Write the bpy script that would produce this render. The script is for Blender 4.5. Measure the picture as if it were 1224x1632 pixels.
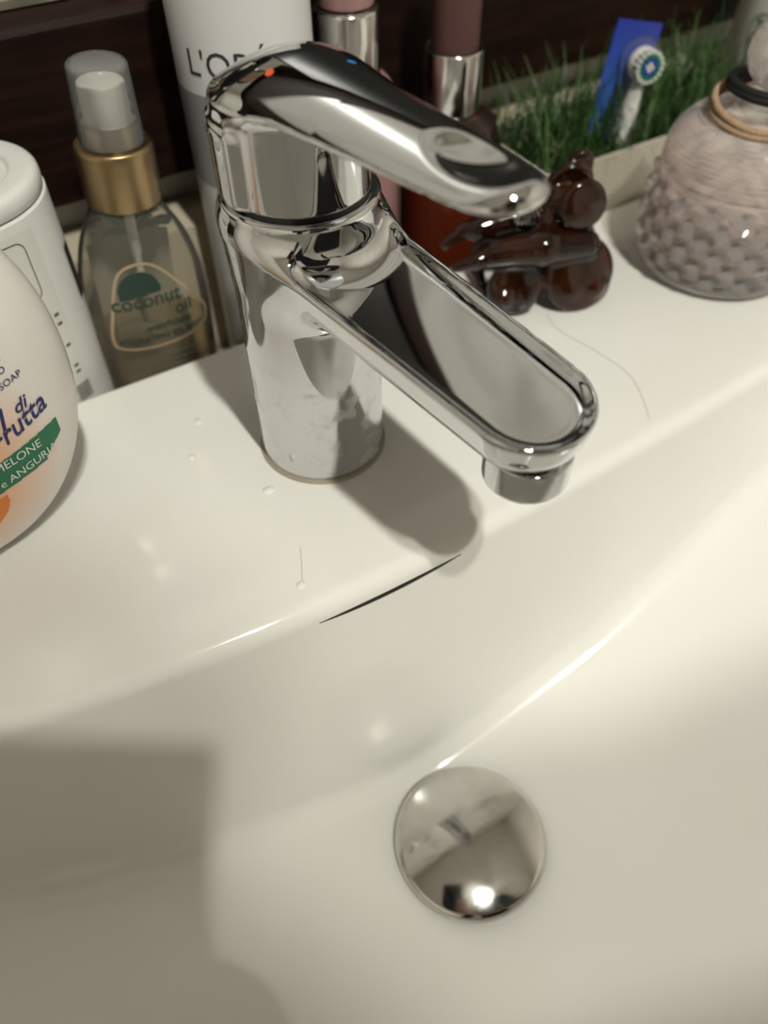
import bpy, bmesh, math, random
import numpy as np
from mathutils import Vector, Matrix
random.seed(7); rng = np.random.default_rng(7)
for o in list(bpy.data.objects): bpy.data.objects.remove(o)
scene = bpy.context.scene
COL = scene.collection
R = math.radians

# ------------------------------------------------------------------ camera
FPX = 1250.0
CAM = Vector((-0.0890, -0.1949, 0.2124))
cx = Vector((0.85568871, -0.51744776, -0.00668201))
cy = Vector((-0.40207857, -0.65666641, -0.63806116))      # image down
cz = Vector((0.32577547, 0.54866842, -0.76995669))        # forward
cam = bpy.data.cameras.new('camera'); camo = bpy.data.objects.new('camera', cam); COL.objects.link(camo)
m = Matrix(((cx.x, -cy.x, -cz.x, CAM.x), (cx.y, -cy.y, -cz.y, CAM.y), (cx.z, -cy.z, -cz.z, CAM.z), (0, 0, 0, 1)))
camo.matrix_world = m
cam.sensor_fit = 'HORIZONTAL'; cam.sensor_width = 36.0; cam.lens = FPX / 1224 * 36
cam.clip_start = 0.002; cam.clip_end = 20
cam.dof.use_dof = True; cam.dof.focus_distance = 0.235; cam.dof.aperture_fstop = 9.5
scene.camera = camo

# ------------------------------------------------------------------ world, exposure
w = bpy.data.worlds.new('world'); scene.world = w; w.use_nodes = True
w.node_tree.nodes['Background'].inputs[0].default_value = (0.9, 0.85, 0.8, 1)
w.node_tree.nodes['Background'].inputs[1].default_value = 0.05
vs = scene.view_settings
vs.view_transform = 'Standard'; vs.look = 'None'; vs.gamma = 1; vs.use_curve_mapping = False
vs.exposure = 0.02
cy_ = scene.cycles
cy_.max_bounces = 8; cy_.diffuse_bounces = 4; cy_.glossy_bounces = 4; cy_.transmission_bounces = 8; cy_.transparent_max_bounces = 8
cy_.caustics_reflective = False; cy_.caustics_refractive = False; cy_.use_adaptive_sampling = True; cy_.adaptive_threshold = 0.03
cy_.use_denoising = True; cy_.sample_clamp_indirect = 4.0; cy_.blur_glossy = 0.3
LAMP_OVER = (0.0, -0.80, 1.55, 14.5)      # x, y, z, watts: ceiling spot just in front of the basin
LAMP_BEHIND = (0.0, -0.96, 1.55, 16.5)    # ceiling spot further back in the room
WARM = (1.0, 0.985, 0.885)

# ------------------------------------------------------------------ helpers
MATS = {}
def mat(name, base=(0.8, 0.8, 0.8), rough=0.4, metal=0.0, spec=0.5, trans=0.0, ior=1.45, coat=0.0, alpha=1.0, emit=None, sss=0.0):
    if name in MATS: return MATS[name]
    ma = bpy.data.materials.new(name); ma.use_nodes = True
    b = ma.node_tree.nodes['Principled BSDF']
    b.inputs['Base Color'].default_value = (*base, 1); b.inputs['Roughness'].default_value = rough
    b.inputs['Metallic'].default_value = metal; b.inputs['Specular IOR Level'].default_value = spec
    b.inputs['Transmission Weight'].default_value = trans; b.inputs['IOR'].default_value = ior
    b.inputs['Coat Weight'].default_value = coat; b.inputs['Coat Roughness'].default_value = 0.05
    b.inputs['Alpha'].default_value = alpha
    if sss: b.inputs['Subsurface Weight'].default_value = sss; b.inputs['Subsurface Radius'].default_value = (0.01, 0.006, 0.004)
    if emit: b.inputs['Emission Color'].default_value = (*emit[0], 1); b.inputs['Emission Strength'].default_value = emit[1]
    MATS[name] = ma
    return ma
def nodes(ma): return ma.node_tree.nodes, ma.node_tree.links, ma.node_tree.nodes['Principled BSDF']
def noise_colour(ma, c1, c2, scale, detail=4, stretch=(1, 1, 1), lo=0.35, hi=0.65, rough=None, bump=0.0, dist=0.0):
    n, l, b = nodes(ma)
    tc = n.new('ShaderNodeTexCoord'); mp = n.new('ShaderNodeMapping'); mp.inputs['Scale'].default_value = stretch
    l.new(tc.outputs['Object'], mp.inputs[0])
    nz = n.new('ShaderNodeTexNoise'); nz.inputs['Scale'].default_value = scale; nz.inputs['Detail'].default_value = detail
    nz.inputs['Distortion'].default_value = dist
    l.new(mp.outputs[0], nz.inputs['Vector'])
    r = n.new('ShaderNodeValToRGB'); r.color_ramp.elements[0].position = lo; r.color_ramp.elements[1].position = hi
    r.color_ramp.elements[0].color = (*c1, 1); r.color_ramp.elements[1].color = (*c2, 1)
    l.new(nz.outputs['Fac'], r.inputs[0]); l.new(r.outputs[0], b.inputs['Base Color'])
    if rough:
        mr = n.new('ShaderNodeMapRange'); mr.inputs[1].default_value = lo; mr.inputs[2].default_value = hi
        mr.inputs[3].default_value = rough[0]; mr.inputs[4].default_value = rough[1]
        l.new(nz.outputs['Fac'], mr.inputs[0]); l.new(mr.outputs[0], b.inputs['Roughness'])
    if bump:
        bp = n.new('ShaderNodeBump'); bp.inputs['Strength'].default_value = bump; bp.inputs['Distance'].default_value = 0.001
        l.new(nz.outputs['Fac'], bp.inputs['Height']); l.new(bp.outputs[0], b.inputs['Normal'])
    return ma

def link(name, me, ma=None, parent=None, smooth=True, angle=None):
    o = bpy.data.objects.new(name, me); COL.objects.link(o)
    if ma is not None: me.materials.append(ma)
    if smooth:
        me.polygons.foreach_set('use_smooth', [True] * len(me.polygons))
        if angle is not None: me.set_sharp_from_angle(angle=R(angle))
    if parent is not None: o.parent = parent
    return o
def mesh(name, verts, faces, ma=None, parent=None, smooth=True, angle=35, recalc=False):
    me = bpy.data.meshes.new(name)
    me.from_pydata([tuple(v) for v in verts], [], [tuple(f) for f in faces]); me.update()
    if recalc:
        bm = bmesh.new(); bm.from_mesh(me); bmesh.ops.recalc_face_normals(bm, faces=bm.faces); bm.to_mesh(me); bm.free()
    return link(name, me, ma, parent, smooth, angle)
def tag(o, label=None, cat=None, group=None, kind=None):
    if label: o['label'] = label
    if cat: o['category'] = cat
    if group: o['group'] = group
    if kind: o['kind'] = kind
    return o
def empty(name, loc=(0, 0, 0), rz=0, rx=0, ry=0):
    o = bpy.data.objects.new(name, None); COL.objects.link(o); o.empty_display_size = 0.01
    o.location = loc; o.rotation_euler = (rx, ry, rz)
    return o
def lathe_data(prof, n=64, sx=1.0, sy=1.0):
    """closed surface of revolution; prof = [(r, z)], r = 0 at an end makes a pole"""
    V, F = [], []; rings = []
    for r, z in prof:
        if r <= 1e-9: rings.append([len(V)]); V.append((0, 0, z))
        else:
            rings.append(list(range(len(V), len(V) + n)))
            V += [(r * sx * math.cos(2 * math.pi * k / n), r * sy * math.sin(2 * math.pi * k / n), z) for k in range(n)]
    for a, b in zip(rings, rings[1:]):
        for k in range(n):
            k2 = (k + 1) % n
            if len(a) == 1 and len(b) == 1: continue
            if len(a) == 1: F.append((a[0], b[k2], b[k])) if False else F.append((a[0], b[k2], b[k]))
            elif len(b) == 1: F.append((a[k], a[k2], b[0]))
            else: F.append((a[k], a[k2], b[k2], b[k]))
    return V, F
def lathe(name, prof, ma, parent=None, n=64, sx=1.0, sy=1.0, angle=35, loc=None):
    V, F = lathe_data(prof, n, sx, sy)
    o = mesh(name, V, F, ma, parent, angle=angle, recalc=True)
    if loc: o.location = loc
    return o
def roundprof(pts, r=0.001, k=4):
    """round the inner corners of an (r, z) profile"""
    out = [pts[0]]
    for i in range(1, len(pts) - 1):
        p0, p1, p2 = map(lambda q: np.array(q, float), pts[i - 1:i + 2])
        a, b = p0 - p1, p2 - p1; la, lb = np.linalg.norm(a), np.linalg.norm(b)
        rr = min(r, la * .45, lb * .45)
        pa, pb = p1 + a / la * rr, p1 + b / lb * rr
        for j in range(k + 1):
            t = j / k; q = (1 - t) ** 2 * pa + 2 * t * (1 - t) * p1 + t * t * pb
            out.append(tuple(q))
    out.append(pts[-1]); return out
def box_data(x0, x1, y0, y1, z0, z1):
    V = [(x, y, z) for z in (z0, z1) for y in (y0, y1) for x in (x0, x1)]
    return V, [(0, 2, 3, 1), (4, 5, 7, 6), (0, 1, 5, 4), (2, 6, 7, 3), (0, 4, 6, 2), (1, 3, 7, 5)]
def box(name, b, ma, parent=None, bevel=0.0, seg=2):
    V, F = box_data(*b)
    me = bpy.data.meshes.new(name); me.from_pydata(V, [], F)
    if bevel:
        bm = bmesh.new(); bm.from_mesh(me)
        bmesh.ops.bevel(bm, geom=list(bm.edges), offset=bevel, segments=seg, affect='EDGES', profile=0.5)
        bm.to_mesh(me); bm.free()
    return link(name, me, ma, parent, bool(bevel), 40)
def tube_data(pts, rad, n=10, closed=False):
    pts = [Vector(p) for p in pts]; V, F = [], []; N = len(pts); up = Vector((0.123, 0.31, 0.94))
    rads = rad if isinstance(rad, (list, tuple)) else [rad] * N
    for i, p in enumerate(pts):
        a = pts[(i - 1) % N] if (closed or i > 0) else p; b = pts[(i + 1) % N] if (closed or i < N - 1) else p
        t = (b - a).normalized(); u = t.cross(up).normalized(); v = t.cross(u)
        for k in range(n):
            an = 2 * math.pi * k / n; V.append(p + (u * math.cos(an) + v * math.sin(an)) * rads[i])
    for i in range(N if closed else N - 1):
        for k in range(n):
            a, b = i * n + k, i * n + (k + 1) % n; j = ((i + 1) % N) * n
            F.append((a, b, j + (k + 1) % n, j + k))
    if not closed: F.append(tuple(range(n - 1, -1, -1))); F.append(tuple(range((N - 1) * n, N * n)))
    return V, F
def tube(name, pts, rad, ma, parent=None, n=10, closed=False):
    V, F = tube_data(pts, rad, n, closed); return mesh(name, V, F, ma, parent, recalc=True)
def text(name, body, size, fmap, ma, parent=None, shear=0.0, align='CENTER', bold=0.0, sx=1.0, spacing=1.0):
    """letters as a mesh laid on a surface: fmap(u, v) -> point"""
    cu = bpy.data.curves.new(name, 'FONT'); cu.body = body; cu.size = size; cu.align_x = align; cu.shear = shear
    cu.offset = bold; cu.space_character = spacing; cu.resolution_u = 3
    t = bpy.data.objects.new(name, cu); COL.objects.link(t)
    dg = bpy.context.evaluated_depsgraph_get(); me = bpy.data.meshes.new_from_object(t.evaluated_get(dg))
    bpy.data.objects.remove(t); bpy.data.curves.remove(cu)
    bm = bmesh.new(); bm.from_mesh(me)
    bmesh.ops.remove_doubles(bm, verts=bm.verts, dist=1e-7)
    bmesh.ops.subdivide_edges(bm, edges=[e for e in bm.edges if e.calc_length() > size * .35], cuts=1)
    bmesh.ops.triangulate(bm, faces=bm.faces)
    for v in bm.verts: v.co = Vector(fmap(v.co.x * sx, v.co.y))
    me.materials.clear(); bm.to_mesh(me); bm.free()
    return link(name, me, ma, parent, False)
def grid_patch(name, us, vs_, fmap, ma, parent=None, keep=None, smooth=True):
    V = [fmap(u, v) for v in vs_ for u in us]; n = len(us); F = []
    for j in range(len(vs_) - 1):
        for i in range(n - 1):
            if keep is None or keep((us[i] + us[i + 1]) / 2, (vs_[j] + vs_[j + 1]) / 2):
                F.append((j * n + i, j * n + i + 1, (j + 1) * n + i + 1, (j + 1) * n + i))
    return mesh(name, V, F, ma, parent, smooth, None)

# --- signed distance surfaces: smooth blended solids with exact normals
def smin(a, b, k): h = np.clip(.5 + .5 * (b - a) / k, 0, 1); return b + (a - b) * h - k * h * (1 - h)
def smax(a, b, k): return -smin(-a, -b, k)
def uneven_capsule(v, s, r1, r2, h):
    v = np.abs(v); b = (r1 - r2) / h; a = math.sqrt(1 - b * b); k = -b * v + a * s
    return np.where(k < 0, np.hypot(v, s) - r1, np.where(k > a * h, np.hypot(v, s - h) - r2, v * a + s * b - r1))
def capsule(P, a, b, ra, rb):
    a, b = np.array(a), np.array(b); d = b - a; L = d @ d
    t = np.clip(((P - a) @ d) / L, 0, 1)
    return np.linalg.norm(P - a - t[..., None] * d, axis=-1) - (ra + (rb - ra) * t)
def sdf_mesh(name, f, lo, hi, h, ma, parent=None, normals=True):
    lo, hi = np.array(lo), np.array(hi); n = np.ceil((hi - lo) / h).astype(int) + 1
    ax = [lo[i] + h * np.arange(n[i]) for i in range(3)]
    G = np.stack(np.meshgrid(*ax, indexing='ij'), -1)
    D = np.empty(n)
    for i in range(0, n[0], 16): D[i:i + 16] = f(G[i:i + 16])
    S = D < 0
    cell = np.zeros(n - 1, int); cnt = np.zeros(n - 1); acc = np.zeros((*(n - 1), 3))
    def edges(axis):
        o = [0, 0, 0]; o[axis] = 1
        sl0 = tuple(slice(0, n[i] - o[i]) for i in range(3)); sl1 = tuple(slice(o[i], n[i]) for i in range(3))
        I = np.argwhere(S[sl0] != S[sl1]); a = D[sl0][tuple(I.T)]; b = D[sl1][tuple(I.T)]
        p = I.astype(float); p[:, axis] += a / (a - b); return I, p, a < 0
    E = []
    for axis in range(3):
        I, p, ins = edges(axis); E.append((axis, I, ins)); o1, o2 = [(1, 2), (2, 0), (0, 1)][axis]
        for d1 in (0, 1):
            for d2 in (0, 1):
                J = I.copy(); J[:, o1] -= d1; J[:, o2] -= d2
                ok = np.all((J >= 0) & (J < n - 1), axis=1)
                np.add.at(cnt, tuple(J[ok].T), 1); np.add.at(acc, tuple(J[ok].T), p[ok])
    cells = np.argwhere(cnt > 0); cell[:] = -1; cell[tuple(cells.T)] = np.arange(len(cells))
    V = lo + h * acc[tuple(cells.T)] / cnt[tuple(cells.T)][:, None]
    def grad(P, e=1e-5):
        return np.stack([(f(P + e * np.eye(3)[i]) - f(P - e * np.eye(3)[i])) / (2 * e) for i in range(3)], -1)
    for _ in range(4):
        g = grad(V); V = V - np.clip(f(V) / np.maximum((g * g).sum(-1), .05), -h, h)[:, None] * g
    F = []
    for axis, I, ins in E:
        o1, o2 = [(1, 2), (2, 0), (0, 1)][axis]; Q = []
        for d1, d2 in ((1, 1), (0, 1), (0, 0), (1, 0)):
            J = I.copy(); J[:, o1] -= d1; J[:, o2] -= d2
            J = np.clip(J, 0, n - 2); Q.append(cell[tuple(J.T)])
        Q = np.stack(Q, -1); Q[~ins] = Q[~ins][:, ::-1]; F.append(Q)
    F = np.concatenate(F); F = F[np.all(F >= 0, axis=1)]
    me = bpy.data.meshes.new(name); me.from_pydata(V.tolist(), [], F.tolist()); me.update()
    o = link(name, me, ma, parent, True, None)
    if normals:
        g = grad(V); g /= np.maximum(np.linalg.norm(g, axis=1), 1e-9)[:, None]
        me.normals_split_custom_set_from_vertices([tuple(q) for q in g])
    return o

# ------------------------------------------------------------------ materials
CERAMIC = mat('white_glazed_ceramic', (0.80, 0.785, 0.75), 0.10, spec=0.5, coat=0.3)
noise_colour(CERAMIC, (0.775, 0.762, 0.72), (0.81, 0.80, 0.765), 9, 3, rough=(0.07, 0.16))
CHROME = mat('polished_chrome', (0.64, 0.645, 0.655), 0.03, metal=1.0)
def chrome_scale(name, amount):
    ma = mat(name, (0.64, 0.645, 0.655), 0.03, metal=1.0); n, l, b = nodes(ma)
    tc = n.new('ShaderNodeTexCoord'); sp = n.new('ShaderNodeSeparateXYZ'); l.new(tc.outputs['Object'], sp.inputs[0])
    mr = n.new('ShaderNodeMapRange'); mr.inputs[1].default_value = 0.062; mr.inputs[2].default_value = 0.035
    l.new(sp.outputs[2], mr.inputs[0])
    nz = n.new('ShaderNodeTexNoise'); nz.inputs['Scale'].default_value = 130; nz.inputs['Detail'].default_value = 5
    l.new(tc.outputs['Object'], nz.inputs['Vector'])
    r = n.new('ShaderNodeMapRange'); r.inputs[1].default_value = .48; r.inputs[2].default_value = .72
    l.new(nz.outputs['Fac'], r.inputs[0])
    mu = n.new('ShaderNodeMath'); mu.operation = 'MULTIPLY'; l.new(mr.outputs[0], mu.inputs[0]); l.new(r.outputs[0], mu.inputs[1])
    m2 = n.new('ShaderNodeMath'); m2.operation = 'MULTIPLY_ADD'; m2.inputs[1].default_value = amount; m2.inputs[2].default_value = 0.03
    l.new(mu.outputs[0], m2.inputs[0]); l.new(m2.outputs[0], b.inputs['Roughness'])
    m3 = n.new('ShaderNodeMath'); m3.operation = 'MULTIPLY_ADD'; m3.inputs[1].default_value = -0.30; m3.inputs[2].default_value = 1.0
    l.new(mu.outputs[0], m3.inputs[0]); l.new(m3.outputs[0], b.inputs['Metallic'])
    return ma
CHROME_BODY = chrome_scale('chrome_with_limescale', 0.5)
RUBBER = mat('black_gasket', (0.012, 0.012, 0.012), 0.4)
WOOD = mat('dark_walnut_wood', (0.05, 0.02, 0.01), 0.35, spec=0.2)
noise_colour(WOOD, (0.006, 0.0024, 0.0014), (0.024, 0.0085, 0.0042), 14, 8, stretch=(1.2, 9, 9), lo=0.3, hi=0.75, rough=(0.5, 0.65), bump=0.15, dist=1.2)
PLASTER = mat('pale_painted_wall', (0.62, 0.58, 0.52), 0.7)
noise_colour(PLASTER, (0.76, 0.72, 0.66), (0.82, 0.78, 0.72), 6, 3)
SPLASH = mat('pale_marble_tile', (0.5, 0.49, 0.47), 0.25)
noise_colour(SPLASH, (0.36, 0.35, 0.33), (0.58, 0.57, 0.54), 3, 8, lo=0.3, hi=0.5, dist=1.5)
CEIL = mat('white_ceiling_paint', (0.80, 0.78, 0.74), 0.8); noise_colour(CEIL, (0.78, 0.76, 0.72), (0.82, 0.80, 0.76), 3, 2)
FLOOR = mat('grey_floor_tile', (0.28, 0.26, 0.24), 0.3); noise_colour(FLOOR, (0.46, 0.44, 0.41), (0.54, 0.52, 0.49), 5, 4)
WHITEPL = mat('white_plastic', (0.74, 0.73, 0.70), 0.32)
noise_colour(WHITEPL, (0.72, 0.71, 0.68), (0.76, 0.75, 0.72), 20, 2)
def thin_clear(name, tint, haze=0.1, haze_col=(0.7, 0.7, 0.68), rough=0.05, edge=0.35):
    """clear sheet: transparent body, glossy at grazing angles, a little milky haze"""
    if name in MATS: return MATS[name]
    ma = mat(name); n, l, b = nodes(ma); out = n['Material Output']
    tr = n.new('ShaderNodeBsdfTransparent'); tr.inputs[0].default_value = (*tint, 1)
    df = n.new('ShaderNodeBsdfDiffuse'); df.inputs[0].default_value = (*haze_col, 1)
    gl = n.new('ShaderNodeBsdfGlossy'); gl.inputs['Roughness'].default_value = rough
    lw = n.new('ShaderNodeLayerWeight'); lw.inputs[0].default_value = edge
    m1 = n.new('ShaderNodeMixShader'); m1.inputs[0].default_value = haze
    l.new(tr.outputs[0], m1.inputs[1]); l.new(df.outputs[0], m1.inputs[2])
    m2 = n.new('ShaderNodeMixShader'); l.new(lw.outputs['Fresnel'], m2.inputs[0]); l.new(m1.outputs[0], m2.inputs[1]); l.new(gl.outputs[0], m2.inputs[2])
    l.new(m2.outputs[0], out.inputs[0]); return ma
def cut_glass(name, tint, haze, haze_col, ior=1.45, clear=0.35):
    ma = mat(name); n, l, b = nodes(ma); out = n['Material Output']
    g = n.new('ShaderNodeBsdfGlass'); g.inputs['Color'].default_value = (*tint, 1); g.inputs['Roughness'].default_value = 0.02; g.inputs['IOR'].default_value = ior
    tr = n.new('ShaderNodeBsdfTransparent'); tr.inputs[0].default_value = (*tint, 1)
    df = n.new('ShaderNodeBsdfDiffuse'); df.inputs[0].default_value = (*haze_col, 1)
    m1 = n.new('ShaderNodeMixShader'); m1.inputs[0].default_value = clear; l.new(g.outputs[0], m1.inputs[1]); l.new(tr.outputs[0], m1.inputs[2])
    m2 = n.new('ShaderNodeMixShader'); m2.inputs[0].default_value = haze; l.new(m1.outputs[0], m2.inputs[1]); l.new(df.outputs[0], m2.inputs[2])
    l.new(m2.outputs[0], out.inputs[0]); return ma

# ------------------------------------------------------------------ the room
def structure(name, b, ma):
    return tag(box(name, b, ma), kind='structure')
structure('floor', (-1.25, 1.25, -2.45, 0.25, -0.90, -0.85), FLOOR)
structure('ceiling', (-1.25, 1.25, -2.45, 0.25, 1.60, 1.65), CEIL)
structure('wall_left', (-1.25, -1.2, -2.45, 0.25, -0.85, 1.6), PLASTER)
structure('wall_right', (1.2, 1.25, -2.45, 0.25, -0.85, 1.6), PLASTER)
structure('wall_front', (-1.2, 1.2, -2.45, -2.4, -0.85, 1.6), PLASTER)
structure('wall_back', (-1.2, 1.2, 0.165, 0.25, -0.85, 1.6), SPLASH)
trim = structure('trim_1', (-0.62, 0.62, 0.135, 0.165, -0.05, 0.019), mat('cream_sealant_ledge', (0.55, 0.48, 0.37), 0.4))

# ------------------------------------------------------------------ ceiling spots
def spot(x, y, z, watts, label):
    e = tag(empty('ceiling_spotlight', (x, y, 1.6)), label, 'light', 'ceiling spotlights of the bathroom')
    lathe('rim', roundprof([(0.032, -0.001), (0.032, -0.012), (0.045, -0.012), (0.048, 0.0), (0.032, -0.001)], .002), mat('brushed_steel', (0.6, 0.6, 0.6), 0.3, metal=1), e, n=40)
    area = math.pi * 0.03 ** 2
    d = lathe('bulb', [(0, -0.004), (0.018, -0.006), (0.030, -0.0045), (0.031, -0.001), (0, -0.001)], mat('lit_bulb_%d' % int(watts * 10), (1, 1, 1), 0.5, emit=(WARM, watts / area / math.pi)), e, n=40)
    return e
spot(*LAMP_OVER, 'lit round ceiling spotlight nearest above the basin')
spot(*LAMP_BEHIND, 'lit round ceiling spotlight further back in the room')

# ------------------------------------------------------------------ the sink
DRAIN = (-0.012, -0.1285)
XA, XB = -0.34, 0.34
def sm(t): t = min(max(t, 0), 1); return t * t * (3 - 2 * t)
def edge_y(x): return -0.0680 + (0.75 * x * x if x < 0 else 0.22 * x * x)
def floor_z(x):
    d = abs(x - DRAIN[0])
    z = -0.112 + 0.30 * (math.sqrt(d * d + 0.02 ** 2) - 0.02)
    u = sm((abs(x) - 0.20) / 0.09); return z * (1 - u) - 0.0015 * u
def crease_y(x): return edge_y(x) - 0.0225 * min(1, -floor_z(x) / 0.09) + 0.0
NS = 7
def sink_profile(x):
    ye, zf = edge_y(x), floor_z(x); yc = crease_y(x)
    sl = min(1, -floor_z(x) / 0.1)
    pts = [(0.07, -0.05), (0.07, 0.0), (ye, 0.0), (yc, zf), (-0.30, zf + 0.006 * sl), (-0.345, 0.0), (-0.40, 0.0), (-0.40, -0.14)]
    rad = [0, 0.0025, 0.007, 0.012, 0.03, 0.010, 0.006, 0]
    out = []
    for i, p in enumerate(pts):
        p = np.array(p)
        if rad[i] == 0: out.append((tuple(p), i)); continue
        a, b = np.array(pts[i - 1]) - p, np.array(pts[i + 1]) - p; la, lb = np.linalg.norm(a), np.linalg.norm(b)
        a, b = a / la, b / lb; half = math.acos(np.clip(a @ b, -1, 1)) / 2
        r = rad[i] if i != 3 else rad[i] * 1.0
        d = min(r / max(math.tan(half), 1e-3), la * .42, lb * .42)
        pa, pb = p + a * d, p + b * d
        wgt = math.cos(math.pi / 2 - half) if True else 1
        for j in range(NS + 1):
            t = j / NS; q = ((1 - t) ** 2 * pa + 2 * t * (1 - t) * wgt * p + t * t * pb) / ((1 - t) ** 2 + 2 * t * (1 - t) * wgt + t * t)
            out.append((tuple(q), i))
        if i == 2: out.append(('slot', 2))
    return out
SLOT = (-0.0385, 0.0165)
def make_sink():
    e = tag(empty('washbasin', (0, 0, -0.14)), 'white ceramic washbasin with sloping bowl and flat rear deck', 'washbasin')
    xs = sorted(set([round(v, 5) for v in list(np.linspace(XA, XB, 137)) + list(np.linspace(SLOT[0], SLOT[1], 25))]))
    V, F, pocket_top, pocket_bot = [], [], [], []; cols = []
    for x in xs:
        prof = sink_profile(x); col = []
        k = [i for i, (p, c) in enumerate(prof) if p == 'slot'][0]
        pa, pb = np.array(prof[k - 1][0]), np.array(prof[k + 1][0])
        t = (x - SLOT[0]) / (SLOT[1] - SLOT[0])
        wdt = 0.0019 * math.sin(math.pi * t) ** .6 if 0 < t < 1 else 0.0
        dirn = (pb - pa) / np.linalg.norm(pb - pa)
        p1 = pa + dirn * 0.0006; p2 = p1 + dirn * max(wdt, 0.0004)
        rows = [np.array(p) for p, c in prof[:k]] + [p1, p2] + [np.array(p) for p, c in prof[k + 1:]]
        for r in rows: col.append(len(V)); V.append((x, r[0], r[1] + 0.14))
        cols.append((x, col, k))
    for (xa, a, k), (xb, b, _) in zip(cols, cols[1:]):
        for j in range(len(a) - 1):
            if j == k and SLOT[0] <= (xa + xb) / 2 <= SLOT[1]: continue
            F.append((a[j], a[j + 1], b[j + 1], b[j]))
    F.append([c[1][j] for c in (cols[0],) for j in range(len(cols[0][1]))]); F.append([c for c in reversed(cols[-1][1])])
    bowl = mesh('bowl', V, F, CERAMIC, e, True, 50, recalc=False)
    # overflow pocket behind the slit
    PV, PF = [], []
    inside = [c for c in cols if SLOT[0] - 1e-6 <= c[0] <= SLOT[1] + 1e-6]
    for x, col, k in inside:
        t0, b0 = V[col[k]], V[col[k + 1]]
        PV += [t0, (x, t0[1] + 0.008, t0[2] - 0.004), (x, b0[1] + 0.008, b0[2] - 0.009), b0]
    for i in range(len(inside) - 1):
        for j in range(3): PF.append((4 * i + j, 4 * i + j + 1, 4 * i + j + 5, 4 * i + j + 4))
    mesh('overflow_slot', PV, PF, mat('overflow_shade_paint', (0.16, 0.14, 0.11), 0.6), e, True, 30)  # dark colour paints the shade inside the white ceramic pocket
    # waste: recessed ring round the stopper
    zf = floor_z(DRAIN[0]) + 0.14
    lathe('drain_ring', [(0.018, 0.0004), (0.0255, 0.0009), (0.0265, 0.0)], CHROME, e, n=64, loc=(DRAIN[0], DRAIN[1], zf + 0.0002))
    return e
make_sink()
zf = floor_z(DRAIN[0])
st = tag(empty('drain_stopper', (DRAIN[0], DRAIN[1], zf + 0.002)), 'domed chrome pop-up drain stopper in the bowl', 'stopper')
a_, h_ = 0.0292, 0.0056; rs = (a_ * a_ + h_ * h_) / (2 * h_)
prof = [(0.0, 0.0068 + h_)] + [(rs * math.sin(t), 0.0068 + h_ - rs + rs * math.cos(t)) for t in np.linspace(0.03, math.asin((a_ - .001) / rs), 18)]
prof += [(0.0291, 0.0061), (0.0295, 0.0050), (0.0292, 0.0032), (0.0275, 0.0028), (0.010, 0.0028)]
STOPMAT = mat('worn_chrome', (0.70, 0.69, 0.67), 0.07, metal=1.0); noise_colour(STOPMAT, (0.54, 0.52, 0.49), (0.66, 0.65, 0.63), 60, 5, rough=(0.05, 0.16))
lathe('dome', prof, STOPMAT, st, n=96, angle=60)
lathe('stem', [(0.0, 0.0), (0.012, 0.0), (0.012, 0.0035), (0.0, 0.0035)], CHROME, st, n=32)
# vanity under the basin, with a lower ledge behind the deck
van = tag(empty('vanity_cabinet', (0, 0, -0.85)), 'dark vanity cabinet carrying the washbasin', 'cabinet')
VANTOP = mat('cream_vanity_top', (0.46, 0.42, 0.35), 0.4); noise_colour(VANTOP, (0.43, 0.39, 0.32), (0.49, 0.45, 0.38), 10, 3)
box('top_ledge', (-0.36, 0.62, 0.0715, 0.134, 0.78, 0.80), VANTOP, van, .001)
box('body', (-0.33, 0.33, -0.38, 0.163, 0.0, 0.70), WOOD, van, .002)
for sx_ in (-1, 1):
    box('door', (min(sx_ * 0.004, sx_ * 0.325), max(sx_ * 0.004, sx_ * 0.325), -0.398, -0.38, 0.03, 0.69), WOOD, van, .002)

# ------------------------------------------------------------------ the faucet
fa = tag(empty('faucet', (0, 0, 0), R(9)), 'chrome single lever basin faucet with broad dished spout', 'faucet')
def f_body(P):
    x, y, z = P[..., 0], P[..., 1], P[..., 2]; s = -y
    r = np.hypot(x, y)
    cyl = smax(r - (0.0226 + 0.0006 * np.clip(z / .1, 0, 1)), np.abs(z - 0.0504) - 0.0504, 0.0020)
    d2 = uneven_capsule(x, s, 0.0216, 0.0182, 0.0910)
    top = 0.0915 - 0.075 * s; bot = 0.0745 - 0.075 * s + 0.0 * s
    d2s = smax(d2, -(s - 0.0), 0.004)
    # sides lean in below: underside narrower than the rim
    lean = d2 + np.clip(top - z, 0, .03) * 0.22
    slab = smax(smax(lean, z - top, 0.0035), bot - z, 0.010)
    inner = uneven_capsule(x, s - 0.004, 0.0202, 0.0167, 0.0870)
    depth = 0.0052
    dish = smax(inner, (top - depth + 6.0 * x * x) - z, 0.006)
    slab = smax(slab, -dish, 0.0016)
    return smin(cyl, slab, 0.0095)
sdf_mesh('body', f_body, (-.026, -.114, -.002), (.026, .026, .104), 0.0009, CHROME_BODY, fa)
lathe('base_ring', roundprof([(0.0215, 0.0), (0.0238, 0.0), (0.0238, 0.0009), (0.0225, 0.0013)], .0004), mat('tarnished_base_seal', (0.30, 0.27, 0.20), 0.5), fa, n=72)
lathe('gasket', [(0.015, 0.1005), (0.0205, 0.1005), (0.0205, 0.1025), (0.015, 0.1025)], RUBBER, fa, n=72)
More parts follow.
